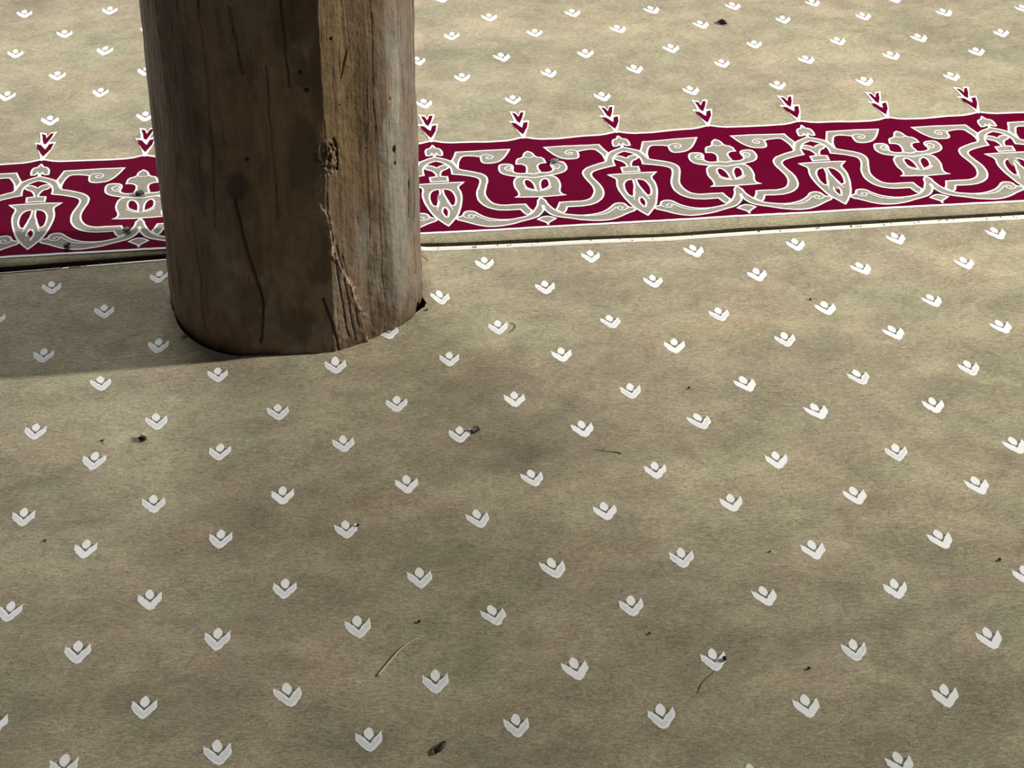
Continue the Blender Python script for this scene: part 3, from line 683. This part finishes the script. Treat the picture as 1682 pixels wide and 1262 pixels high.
    # worm holes
    for t0, z0, r0 in ((19.1, .471, .0016), (-17.4, .307, .0024), (8.7, .405, .0028), (48.6, .283, .0026), (48.6, .262, .0014), (6.5, .43, .0018), (59.6, .213, .003), (26, .38, .001), (22, .375, .0011), (34, .30, .001), (47, .36, .0012)):
        dh = np.hypot((T - t0) * .0032, (Z_ - z0) * (.5 if t0 > 40 else 1))
        k_ = 1 - sm(dh, r0 * .6, r0 * 1.5)
        R_ = R_ - .003 * k_; col = mix(umber * .15, k_)
    # bark scar: one lean dark groove
    crack([(26.8, .452), (24.8, .432), (23.2, .412)], .0010, .0016, .55, .002)
    # foot: chipped and rounded under, with the cavity on the right
    foot = np.clip(1 - (Z_ + .01) / .012, 0, 1)
    R_ = R_ - .003 * foot ** 2
    kn = np.hypot((T - 66) * .0032, (Z_ + .004) * .8); R_ = R_ - .012 * (1 - sm(kn, .004, .011)); col = mix(umber * .3, 1 - sm(kn, .004, .011))
    col = col * (.86 + .30 * n4)[..., None] * (.72 + .56 * n3)[..., None] * (.80 + .40 * fbm(S * 80, Z_ * 60, 341, 4, .65))[..., None]
    X_ = AX + R_ * np.sin(np.radians(T)); Y_ = AY - R_ * np.cos(np.radians(T))
    nt_, nz = T.shape
    V_ = np.stack([X_, Y_, Z_], -1).reshape(-1, 3)
    idx = np.arange(nt_ * nz).reshape(nt_, nz)
    i2 = np.vstack([idx, idx[:1]])
    F_ = np.stack([i2[:-1, :-1], i2[1:, :-1], i2[1:, 1:], i2[:-1, 1:]], -1).reshape(-1, 4).tolist()
    nV = len(V_)
    V_ = np.vstack([V_, [[AX, AY, zz[0]], [AX, AY, zz[-1]]]])
    for a in range(nt_):
        b = (a + 1) % nt_
        F_.append((int(idx[b, 0]), int(idx[a, 0]), nV)); F_.append((int(idx[a, -1]), int(idx[b, -1]), nV + 1))
    cc = np.vstack([np.clip(col.reshape(-1, 3), 0, 1), [[.08, .05, .03]] * 2]); cc = np.column_stack([cc, np.ones(len(cc))])
    m, nt, p = new_mat('weathered_trunk_wood')
    L = nt.links.new
    at = nd(nt, 'ShaderNodeAttribute', attribute_name='wood')
    tc = nd(nt, 'ShaderNodeTexCoord'); mp = nd(nt, 'ShaderNodeMapping'); mp.inputs['Scale'].default_value = (1, 1, .07)
    L(tc.outputs['Object'], mp.inputs['Vector'])
    n = nd(nt, 'ShaderNodeTexNoise'); n.inputs['Scale'].default_value = 330; n.inputs['Detail'].default_value = 4; n.inputs['Roughness'].default_value = .65; n.inputs['Distortion'].default_value = .4
    L(mp.outputs[0], n.inputs['Vector'])
    mr = nd(nt, 'ShaderNodeMapRange'); L(n.outputs['Fac'], mr.inputs['Value'])
    for q, w in zip(('From Min', 'From Max', 'To Min', 'To Max'), (.3, .7, .88, 1.12)): mr.inputs[q].default_value = w
    mx = nd(nt, 'ShaderNodeMix', data_type='RGBA', blend_type='MULTIPLY'); mx.inputs['Factor'].default_value = 1
    L(at.outputs['Color'], mx.inputs[6]); L(mr.outputs[0], mx.inputs[7]); L(mx.outputs[2], p.inputs['Base Color'])
    n2_ = nd(nt, 'ShaderNodeTexNoise'); n2_.inputs['Scale'].default_value = 190; n2_.inputs['Detail'].default_value = 5; L(tc.outputs['Object'], n2_.inputs['Vector'])
    ad = nd(nt, 'ShaderNodeMath', operation='ADD'); L(n.outputs['Fac'], ad.inputs[0]); L(n2_.outputs['Fac'], ad.inputs[1])
    b = nd(nt, 'ShaderNodeBump'); b.inputs['Strength'].default_value = .7; b.inputs['Distance'].default_value = .0016
    L(ad.outputs[0], b.inputs['Height']); L(b.outputs[0], p.inputs['Normal'])
    p.inputs['Roughness'].default_value = .45; p.inputs['Specular IOR Level'].default_value = .42
    o = obj('wooden_column', V_, F_, [m], attrs={'wood': ('FLOAT_COLOR', cc)})
    tag(o, 'thick round dark brown hewn trunk column standing through the near carpet', 'column')
make_column()

# ------------------------------------------------------------------ bits lying on the carpets
def ground(x, y): return float(height(x, y))
def blob(name, x, y, sx, sy, sz, rz, mat, seed, rough=.25, sub=3, tilt=0.0, parent=None, lift=0.0):
    bm = bmesh.new(); bmesh.ops.create_icosphere(bm, subdivisions=sub, radius=1.0)
    for v in bm.verts:
        n_ = noise.noise(v.co * 1.7 + Vector((seed * 3.1, seed, 0))) * rough + noise.noise(v.co * 4.5 + Vector((seed, 9, seed))) * rough * .5
        v.co *= (1 + n_)
        v.co.x *= sx; v.co.y *= sy; v.co.z *= sz
    bmesh.ops.rotate(bm, verts=bm.verts, cent=(0, 0, 0), matrix=Matrix.Rotation(tilt, 3, 'Y'))
    lo = min(v.co.z for v in bm.verts)
    me = bpy.data.meshes.new(name); 
    for v in bm.verts: v.co.z -= lo
    bm.to_mesh(me); bm.free(); me.materials.append(mat)
    for p_ in me.polygons: p_.use_smooth = True
    o = bpy.data.objects.new(name, me); C.objects.link(o)
    o.rotation_euler = (0, 0, rz)
    if parent: o.parent = parent; o.location = (x, y, lift)
    else: o.location = (x, y, ground(x, y) + .0004)
    return o

M_CRUMB = plain('blackish_dry_crumb', (0.018, 0.013, 0.009), .7, 900, .6)
M_PETAL = plain('dried_purple_brown_petal', (0.075, 0.055, 0.055), .6, 500, .6)
M_SEED = plain('dark_seed_husk', (0.022, 0.017, 0.010), .45, 400, .7)
M_HUSK = plain('pale_husk', (0.62, 0.58, 0.50), .7, 500, .3)
M_STRAW = plain('dry_straw', (0.60, 0.50, 0.30), .6, 300, .25)
M_FIBRE = plain('dark_brown_thread', (0.05, 0.035, 0.02), .8, 300, .3)
M_BLUE = plain('slate_grey_fragment', (0.16, 0.17, 0.18), .6, 500, .7)

# curled petal
def petal(name, x, y, L_, W_, rz, curl, mat, seed):
    nu, nv = 14, 10; vs_ = []; fs = []
    for side in (0, 1):
        for i in range(nu + 1):
            for j in range(nv + 1):
                u = i / nu; v_ = j / nv * 2 - 1
                w_ = math.sin(math.pi * (u * .92 + .04)) ** .7 * W_ / 2
                py = v_ * w_; px = (u - .5) * L_
                pz = curl * (v_ ** 2) * w_ * 1.6 + curl * .5 * (u - .5) ** 2 * L_ + .25 * L_ * .3 * noise.noise(Vector((u * 4 + seed, v_ * 2, seed)))
                vs_.append([px, py, pz + (0.0006 if side else 0)])
    m_ = (nu + 1) * (nv + 1)
    for i in range(nu):
        for j in range(nv):
            a = i * (nv + 1) + j
            fs.append((a, a + 1, a + nv + 2, a + nv + 1)); fs.append((m_ + a, m_ + a + nv + 1, m_ + a + nv + 2, m_ + a + 1))
    ring = [i * (nv + 1) for i in range(nu + 1)] + [nu * (nv + 1) + j for j in range(1, nv + 1)] + [i * (nv + 1) + nv for i in range(nu - 1, -1, -1)] + [j for j in range(nv - 1, 0, -1)]
    for a, b in zip(ring, ring[1:] + ring[:1]): fs.append((a, b, m_ + b, m_ + a))
    lo = min(v[2] for v in vs_)
    for v in vs_: v[2] -= lo
    o = obj(name, vs_, fs, [mat]); o.location = (x, y, ground(x, y) + .0004); o.rotation_euler = (0, 0, rz)
    return o

o = petal('dried_petal', .0190, .5470, .0115, .0120, .5, .45, M_PETAL, 3.0)
tag(o, 'dark purple-brown curled dried petal touching the right tip of a white sprig', 'petal')

# seed husk near the bottom edge
r_ = bpy.data.objects.new('seed_husk', None); C.objects.link(r_); r_.location = (-.0839, -.0221, ground(-.0839, -.0221) + .0004); r_.rotation_euler = (0, 0, .85); r_.empty_display_size = .01
tag(r_, 'long blackish seed husk with a pale frayed tip, nearest the bottom edge', 'seed')
blob('husk_body', 0, 0, .0100, .0042, .0026, 0, M_SEED, 5, .18, 3, 0, r_)
b_ = blob('frayed_tip', -.0085, .0022, .0035, .0016, .0014, .6, M_HUSK, 8, .4, 2, 0, r_); b_['label'] = 'pale frayed tip'
for k_ in range(3): blob('husk_ridge', .001, -.0016 + .0016 * k_, .0082, .0004, .0004, 0, M_SEED, 11 + k_, .1, 2, 0, r_, .0040 - .0006 * abs(k_ - 1))

# striped insect-like husk left
r_ = bpy.data.objects.new('dead_insect', None); C.objects.link(r_); r_.location = (-.4168, .5790, ground(-.4168, .579) + .0004); r_.rotation_euler = (0, 0, -.25); r_.empty_display_size = .01
tag(r_, 'small black dead insect with pale wing stripes in front of the column shadow', 'insect')
blob('abdomen', .0005, -.0035, .0056, .0034, .0030, -.15, M_CRUMB, 21, .15, 3, 0, r_)
blob('thorax', .0, .0025, .0036, .0030, .0026, 0, M_CRUMB, 22, .15, 2, 0, r_)
blob('head', .0008, .0062, .0017, .0016, .0015, 0, M_CRUMB, 23, .1, 2, 0, r_, .0006)
for sgn, yy, ll in ((-.6, .0052, .0046), (1, .0006, .0046), (-.4, .0022, .0040)):
    w_ = blob('wing', sgn * .0016, yy, ll, .0013, .0006, -.2 * sgn, M_HUSK, 24 + yy * 100, .15, 2, 0, r_, .0050); w_['label'] = 'pale translucent wing'
for sgn in (-1, 1):
    for q in range(3):
        blob('leg', sgn * .0045, -.002 + .0026 * q, .0024, .00025, .00025, sgn * (.5 - .35 * q), M_CRUMB, 30 + q, .05, 1, 0, r_, .0008)

# split dark leaf scrap far right
r_ = bpy.data.objects.new('leaf_scrap', None); C.objects.link(r_); r_.location = (.6280, 1.8010, ground(.628, 1.801) + .0004); r_.rotation_euler = (0, 0, -.08); r_.empty_display_size = .01
tag(r_, 'black forked leaf scrap lying right of a sprig on the far carpet', 'leaf')
p_ = petal('blade', 0, 0, .0165, .0075, .12, .8, M_SEED, 7.0); p_.parent = r_; p_.location = (0, .0035, 0)
p_ = petal('blade', 0, 0, .0175, .0060, -.28, .8, M_CRUMB, 9.0); p_.parent = r_; p_.location = (.001, -.0035, 0)

def strand(name, pts, r0, r1, mat, arch=0.0, lift=.0004):
    """tapered fibre through ground points"""
    P_ = [Vector((x, y, 0)) for x, y in pts]
    Q = []
    for i in range(len(P_) - 1):
        p0 = P_[max(i - 1, 0)]; p1 = P_[i]; p2 = P_[i + 1]; p3 = P_[min(i + 2, len(P_) - 1)]
        for k_ in range(6):
            t_ = k_ / 6
            Q.append(.5 * ((2 * p1) + (-p0 + p2) * t_ + (2 * p0 - 5 * p1 + 4 * p2 - p3) * t_ ** 2 + (-p0 + 3 * p1 - 3 * p2 + p3) * t_ ** 3))
    Q.append(P_[-1]); n_ = len(Q); vs_ = []; fs = []; cx, cy = pts[0]
    for i, q in enumerate(Q):
        u = i / (n_ - 1); r = r0 + (r1 - r0) * u
        d_ = (Q[min(i + 1, n_ - 1)] - Q[max(i - 1, 0)]).normalized(); s_ = Vector((-d_.y, d_.x, 0))
        zc = ground(q.x, q.y) + r + lift + arch * math.sin(math.pi * u)
        for k_ in range(7):
            a = 2 * math.pi * k_ / 7
            p = q + s_ * r * math.cos(a); vs_.append((p.x - cx, p.y - cy, zc + r * math.sin(a)))
    for i in range(n_ - 1):
        for k_ in range(7):
            fs.append((i * 7 + k_, i * 7 + (k_ + 1) % 7, i * 7 + 7 + (k_ + 1) % 7, i * 7 + 7 + k_))
    fs.append(tuple(range(6, -1, -1))); fs.append(tuple(range((n_ - 1) * 7, n_ * 7)))
    o = obj(name, vs_, fs, [mat]); o.location = (cx, cy, 0)
    return o
tag(strand('straw', [(-.1420, .0990), (-.1299, .1160), (-.1160, .1346), (-.1030, .1470), (-.0916, .1532), (-.0849, .1576)], .00085, .00035, M_STRAW, .0012), 'long pale straw bent in a shallow arc on the open carpet', 'straw')
tag(strand('straw', [(-.0165, 1.0054), (-.0090, 1.0012), (-.0050, .9940), (-.0030, .9834)], .0009, .0005, M_STRAW, .002), 'short curved straw tucked against the right side of the column', 'straw')
tag(strand('thread', [(.1664, .4905), (.1853, .4830), (.1945, .4806), (.2010, .4765)], .00025, .0006, M_FIBRE), 'thin dark thread with a thick end in the middle of the near carpet', 'thread')
tag(strand('thread', [(.2333, .0619), (.2235, .0522), (.2145, .0424), (.2075, .0287)], .0004, .0003, M_FIBRE), 'faint carpet crease built as a brown strand, trailing down-left from the sprig with a black crumb', 'thread')  # added strand that stands in for a dark crease in the carpet
tag(strand('twig', [(.0964, .8036), (.1028, .7980), (.0996, .7871), (.0917, .7800)], .0004, .0005, M_FIBRE), 'tiny hooked brown twig right of a sprig beside the column', 'twig')

CR = [
 (.2490, .0791, .0026, .0034, 'black crumb lying on the right wing of a white sprig'),
 (.6194, .2129, .0024, .0020, 'round black crumb alone near the right edge of the near carpet'),
 (-.0884, .1821, .0018, .0018, 'small dark crumb just above the tip of the long straw'),
 (.3459, .2593, .0018, .0011, 'tiny dark crumb left of a sprig in the lower right area'),
 (-.1483, .3666, .0016, .0018, 'dark crumb at the right wing tip of a sprig in front of the column'),
 (.3190, .6136, .0018, .0018, 'dark crumb between two sprigs, right of centre on the near carpet'),
 (.3409, .0544, .0018, .0020, 'small brown crumb under a sprig low on the right'),
 (-.0198, .8476, .0019, .0016, 'dark crumb beside the hollow at the column foot'),
 (-.5280, .3793, .0016, .0016, 'tiny dark crumb left of the lower left sprigs'),
 (.5425, .8172, .0022, .0014, 'tiny dark crumb left of a sprig on the lit upper right of the near carpet'),
 (-.4694, .5798, .0024, .0014, 'faint brown crumb left of the dead insect'),
 (.1728, .1319, .0016, .0014, 'tiny dark crumb above the lower right sprigs, below centre'),
]
for k_, (x, y, a, b, lab) in enumerate(CR):
    tag(blob('crumb', x, y, a, b, min(a, b) * .8, k_ * 1.3, M_CRUMB, 40 + k_, .35, 2), lab, 'crumb', 'dark crumbs scattered on the carpets')
BD = [
 (-.4430, 1.2438, .0065, .0075, 'blackish fragment on the crown ornament of the border left of the column', M_CRUMB),
 (-.4595, 1.1288, .0060, .0060, 'grey-black fragment on the border vine left of the column', M_BLUE),
 (-.5477, 1.0905, .0085, .0040, 'dark flat fragment at the lower rim of the border, far left', M_CRUMB),
 (.2317, 1.2790, .0070, .0070, 'dark grey fragment on the scroll of the border, right of the column', M_BLUE),
]
for k_, (x, y, a, b, lab, m_) in enumerate(BD):
    o = blob('fragment', x, y, a, b, .0022, k_ * .7, m_, 60 + k_, .45, 3); o.location.z += .0016
    tag(o, lab, 'fragment', 'dark fragments on the crimson border')
